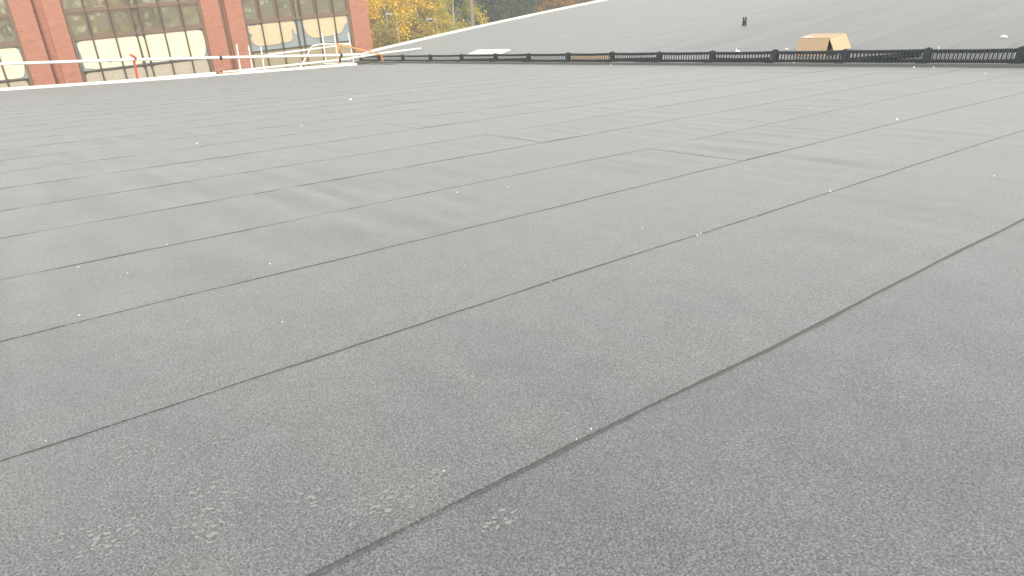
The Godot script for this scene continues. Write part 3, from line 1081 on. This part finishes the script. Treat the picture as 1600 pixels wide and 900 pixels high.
	var rust := thing("orange_strap", "short rust-orange strap lying on the white eaves trim", "strap", V(7.0, -1.16, 27.2))
	var up := rust.position
	st = start()
	var rl := [V(6.75, roof(6.75, 27.27) + 0.10, 27.18), V(7.1, roof(7.1, 27.2) + 0.103, 27.15), V(7.5, roof(7.5, 27.2) + 0.10, 27.13)]
	for i in 2:
		bar(st, rl[i] - up, rl[i + 1] - up, 0.012, 0.10, Vector3(0, 0, 1))
	put("strap", st, m_orange, rust)
	st = start()
	box(st, rl[0] - up + Vector3(0, 0.03, 0.02), Vector3(0.10, 0.08, 0.08))
	put("buckle", st, mottled(0.05, Color(0.22, 0.10, 0.04), Color(0.3, 0.14, 0.06), 2.0, 0.6, 103), rust)

# ==================================================================== loose things lying about
func chip_mesh(size: float) -> ArrayMesh:
	var st := start()
	var n := rng.randi_range(5, 7)
	var lo := []
	var hi := []
	var tall := size * rng.randf_range(0.3, 0.6)
	for i in n:
		var a := TAU * (i + rng.randf_range(-0.25, 0.25)) / n
		var r := size * 0.5 * rng.randf_range(0.65, 1.15)
		lo.append(Vector3(cos(a) * r, 0, sin(a) * r * 0.75))
		hi.append(Vector3(cos(a) * r * 0.8, tall * rng.randf_range(0.6, 1.2), sin(a) * r * 0.6))
	for i in n:
		var j := (i + 1) % n
		quad(st, lo[i], hi[i], hi[j], lo[j])
		vtx(st, Vector3(0, tall, 0))
		vtx(st, hi[i])
		vtx(st, hi[j])
	st.generate_normals()
	return st.commit()

func strip_of(s: float, n: float) -> int:
	var k := -3
	while lap_at(k + 1, s) < n:
		k += 1
	return k

func build_loose_things():
	rng.seed = 515
	var m_white := mottled(0.1, Color(0.66, 0.66, 0.63), Color(0.80, 0.80, 0.78), 8.0, 0.7, 111)
	var chips := [
		[4.94, 11.45, 0.0667, "white foam chip at upper left centre, largest on the near roof"],
		[6.09, 10.83, 0.0394, "white chip right of the largest foam chip, upper centre"],
		[3.04, 8.71, 0.0287, "white chip below and left of the largest foam chip"],
		[1.66, 8.20, 0.0320, "lone white chip on the left part of the roof, well below the railing"],
		[4.66, 6.96, 0.0233, "small white chip in the upper middle, just above a felt seam"],
		[2.29, 3.79, 0.0171, "left one of two white chips in the middle of the roof"],
		[2.61, 3.65, 0.0151, "right one of two white chips in the middle of the roof"],
		[0.53, 3.96, 0.0105, "highest of the white chips in the left cluster, near a seam"],
		[0.10, 3.88, 0.0129, "leftmost of the white chips in the left cluster"],
		[0.28, 3.60, 0.0109, "middle white chip of the left cluster, right of the leftmost one"],
		[0.84, 3.18, 0.0123, "rightmost white chip of the left cluster, above a seam"],
		[0.03, 3.10, 0.0131, "lowest white chip of the left cluster, just above a seam"],
		[0.64, 2.42, 0.0098, "white chip alone in the left middle of the third nearest strip"],
		[2.58, 2.03, 0.0158, "upright white chip on the second nearest seam, left one of a close pair"],
		[2.61, 2.035, 0.0127, "smaller white chip of the close pair on the second nearest seam"],
		[2.50, 2.32, 0.0116, "faint white chip left of the close pair on the seam"],
		[3.00, 2.02, 0.0101, "dim white chip on the seam, right of the close pair"],
		[3.05, 2.03, 0.0136, "white chip on the seam beside a dim one, right of the close pair"],
		[3.79, 2.04, 0.0189, "white chip where the second nearest seam climbs at the right"],
		[1.65, 2.04, 0.0107, "white chip on the second nearest seam, centre of the picture"],
		[0.95, 1.09, 0.0066, "left one of two white chips on the nearest seam"],
		[1.01, 1.10, 0.0084, "right one of two white chips on the nearest seam"],
		[6.79, 3.10, 0.0273, "bright white chip on a seam at upper right, below the cardboard box"],
		[4.75, 1.54, 0.0156, "white chip near the right edge, alone on its strip"],
		[7.17, 4.23, 0.0212, "small white chip left of the bright one at upper right"],
		[13.00, 5.80, 0.0447, "left one of two white chips against the step at the right"],
		[13.03, 5.49, 0.0439, "right one of two white chips against the step at the right"],
		[11.92, 4.29, 0.0382, "white chip below the step near the right edge"],
		[13.18, 8.22, 0.0522, "white chip on the step below the cardboard box"],
		[12.98, 13.27, 0.0662, "white chip at the foot of the step below the peach board"],
		[0.62, 1.20, 0.0093, "white fleck in the bottom middle, left of the nearest seam"],
		[-0.15, 2.05, 0.0071, "white fleck on the second seam at the far left"],
		[0.70, 0.90, 0.0055, "tiny white fleck on the nearest strip, lowest in the picture"],
		[2.79, 2.07, 0.0099, "faint white fleck just above the seam between the two pairs"]]
	for c in chips:
		var s: float = c[0]
		var n: float = c[1]
		var y := 0.0
		if s > STEP_S:
			y = far_y(s, n) + 0.008
		else:
			var k := strip_of(s, n)
			y = roof(s, n) + felt_h(k, s, n, lap_at(k, s), lap_at(k + 1, s)) - 0.0005
		var o := put_mesh("white_chip", chip_mesh(c[2] * 0.75), m_white, self)
		o.position = V(s, y, n)
		o.rotation.y = rng.randf() * TAU
		tag(o, c[3], "white chip", "white chips scattered on the roof felt")

	# white board lying on the far roof behind the guard
	var st := start()
	var p := [V(14.14, far_y(14.14, 21.76) + 0.02, 21.76), V(14.80, far_y(14.8, 22.05) + 0.02, 22.05), V(14.80, far_y(14.8, 20.06) + 0.02, 20.06), V(14.16, far_y(14.16, 19.80) + 0.02, 19.80)]
	var k8 := []
	for t in [0.0, 0.045]:
		for q in p:
			k8.append(q + Vector3(0, t, 0))
	hexa(st, k8)
	tag(put("white_board", st, m_white, self), "flat white board lying on the far roof behind the black guard", "board")

	# peach board seen through the ribs
	var m_peach := mottled(0.04, Color(0.48, 0.34, 0.215), Color(0.55, 0.40, 0.265), 1.5, 0.8, 113)
	st = start()
	var lean := 0.10
	hexa(st, [V(13.46, far_y(13.46, 15.4) + 0.015, 15.38), V(13.46, far_y(13.46, 13.9) + 0.015, 13.75), V(13.47, far_y(13.46, 13.9) + 0.015, 13.75), V(13.47, far_y(13.46, 15.4) + 0.015, 15.38), V(13.46 + lean, far_y(13.46, 15.4) + 0.19, 15.32), V(13.46 + lean, far_y(13.46, 13.9) + 0.19, 13.80), V(13.47 + lean, far_y(13.46, 13.9) + 0.19, 13.80), V(13.47 + lean, far_y(13.46, 15.4) + 0.19, 15.32)])
	tag(put("cardboard_sheet", st, m_peach, self), "low peach cardboard sheet seen only through the ribs of the black guard", "cardboard")

	build_cardboard_box(m_peach)

	# small black two-legged bracket standing on the far roof
	var br := thing("plastic_bracket", "small black forked plastic bracket standing alone on the far roof", "bracket", V(18.19, far_y(18.19, 13.07) + 0.012, 13.07))
	for d in [-1.0, 1.0]:
		st = start()
		bar(st, Vector3(0, 0, 0.042 * d), Vector3(0.0, 0.12, 0.034 * d), 0.05, 0.035, Vector3(0, 0, 1))
		bar(st, Vector3(0.0, 0.11, 0.034 * d), Vector3(0.0, 0.24, 0.044 * d), 0.04, 0.03, Vector3(0, 0, 1))
		put("prong", st, m_black, br)
	st = start()
	box(st, Vector3(0, 0.11, 0), Vector3(0.05, 0.07, 0.07))
	put("crosspiece", st, m_black, br)

	# torn white scraps by the guard
	var scraps := [[V(14.35, far_y(14.35, 10.45) + 0.012, 10.45), 0.06, "torn white scrap with a raised corner just behind the black guard"], [V(14.6, far_y(14.6, 9.33) + 0.012, 9.33), 0.035, "small white scrap behind the guard, left of the cardboard box"], [V(15.45, far_y(15.45, 5.38) + 0.012, 5.38), 0.055, "bright white scrap on the far roof above the right end of the guard"]]
	for c in scraps:
		st = start()
		var w: float = c[1]
		hexa(st, [Vector3(0, 0, -w), Vector3(w, 0, -w * 0.7), Vector3(w * 0.9, 0, w * 0.8), Vector3(-w * 0.2, 0, w), Vector3(0, w * 0.5, -w), Vector3(w, w * 0.9, -w * 0.7), Vector3(w * 0.9, w * 0.5, w * 0.8), Vector3(-w * 0.2, w * 0.3, w)])
		if c[1] > 0.058:
			hexa(st, [Vector3(0, w * 0.3, w * -0.9), Vector3(0.02, w * 0.3, w * -0.9), Vector3(0.02, w * 0.3, w * -0.55), Vector3(0, w * 0.3, w * -0.55), Vector3(0.03, w * 1.4, w * -0.95), Vector3(0.05, w * 1.4, w * -0.95), Vector3(0.05, w * 1.4, w * -0.8), Vector3(0.03, w * 1.4, w * -0.8)])
		var o := put("white_scrap", st, m_white, self)
		o.position = c[0]
		tag(o, c[2], "scrap", "torn white scraps")
	var tie := put("cable_tie", tie_shape(), m_white, self)
	tie.position = V(13.25, far_y(13.3, 5.56) + 0.21, 5.56)
	tag(tie, "thin white cable tie sticking up from the guard near its right end", "cable tie")
	# felt offcuts at the left end of the guard
	for c in [[12.5, 26.0, 0.5, "left one of two dark felt offcuts below the guard's left end"], [12.55, 24.9, 0.45, "right one of two dark felt offcuts below the guard's left end"]]:
		st = start()
		var w: float = c[2]
		hexa(st, [Vector3(-0.15, 0, -w), Vector3(0.12, 0, -w * 0.9), Vector3(0.15, 0, w), Vector3(-0.1, 0, w * 0.9), Vector3(-0.15, 0.02, -w), Vector3(0.12, 0.02, -w * 0.9), Vector3(0.15, 0.02, w), Vector3(-0.1, 0.02, w * 0.9)])
		var o := put("felt_offcut", st, m_bitumen, self)
		o.position = V(c[0], roof(c[0], c[1]) + 0.012, c[1])
		tag(o, c[3], "felt offcut", "dark felt offcuts")

func tie_shape() -> SurfaceTool:
	var st := start()
	bar(st, Vector3.ZERO, Vector3(0, 0.05, 0.006), 0.012, 0.006)
	bar(st, Vector3(0, 0.048, 0.006), Vector3(0, 0.085, -0.004), 0.010, 0.006)
	return st

func build_cardboard_box(m_peach: Material):
	var m_in := mottled(0.04, Color(0.30, 0.20, 0.12), Color(0.36, 0.25, 0.16), 1.5, 0.85, 114)
	var yb := far_y(13.9, 8.2) + 0.012
	var b := thing("cardboard_box", "upturned cardboard box with an open right flap behind the black guard", "cardboard box", V(13.9, yb, 8.2))
	var o := b.position
	var sheet := func(called: String, q: Array, thick: Vector3, m: Material):
		var st := start()
		hexa(st, [q[0] - o, q[1] - o, q[2] - o, q[3] - o, q[0] + thick - o, q[1] + thick - o, q[2] + thick - o, q[3] + thick - o])
		put(called, st, m, b)
	var fl := V(13.90, yb, 8.68)
	var fr := V(13.90, yb, 7.98)
	var tl := V(13.92, -0.235, 8.62)
	var tr := V(13.92, -0.215, 7.95)
	var bl := V(14.62, far_y(14.6, 8.9) + 0.012, 8.98)
	var brr := V(14.62, far_y(14.6, 8.1) + 0.012, 8.10)
	var btl := V(14.58, -0.195, 8.76)
	var btr := V(14.60, -0.18, 7.99)
	sheet.call("front_panel", [fl, fr, tr, tl], Vector3(0.006, 0, 0), m_peach)
	sheet.call("back_panel", [bl, brr, btr, btl], Vector3(0.006, 0, 0), m_peach)
	sheet.call("left_panel", [fl, bl, btl, tl], Vector3(0, 0, 0.006), m_peach)
	sheet.call("top_panel", [tl + Vector3(0, 0.004, 0), tr + Vector3(0, 0.004, 0), btr + Vector3(0, 0.004, 0), btl + Vector3(0, 0.004, 0)], Vector3(0, 0.006, 0), m_peach)
	sheet.call("right_flap", [tr, btr, V(14.42, -0.44, 7.74), V(13.9, -0.50, 7.79)], Vector3(0, 0.004, 0.005), m_peach)
	sheet.call("inside_flap", [V(14.1, yb, 7.99), V(14.6, yb + 0.06, 8.05), V(14.6, -0.2, 8.03), V(14.1, -0.225, 7.99)], Vector3(0, 0, 0.004), m_in)
	var st := start()
	var tape := [tl.lerp(btl, 0.12).lerp(tr.lerp(btr, 0.12), 0.1), tl.lerp(btl, 0.12).lerp(tr.lerp(btr, 0.12), 0.42), tl.lerp(btl, 0.30).lerp(tr.lerp(btr, 0.30), 0.30), tl.lerp(btl, 0.30).lerp(tr.lerp(btr, 0.30), 0.08)]
	var q := []
	for t in [0.013, 0.016]:
		for v in tape:
			q.append(v + Vector3(0, t, 0) - o)
	hexa(st, q)
	put("tape", st, mat(Color(0.82, 0.78, 0.72), 0.25), b)
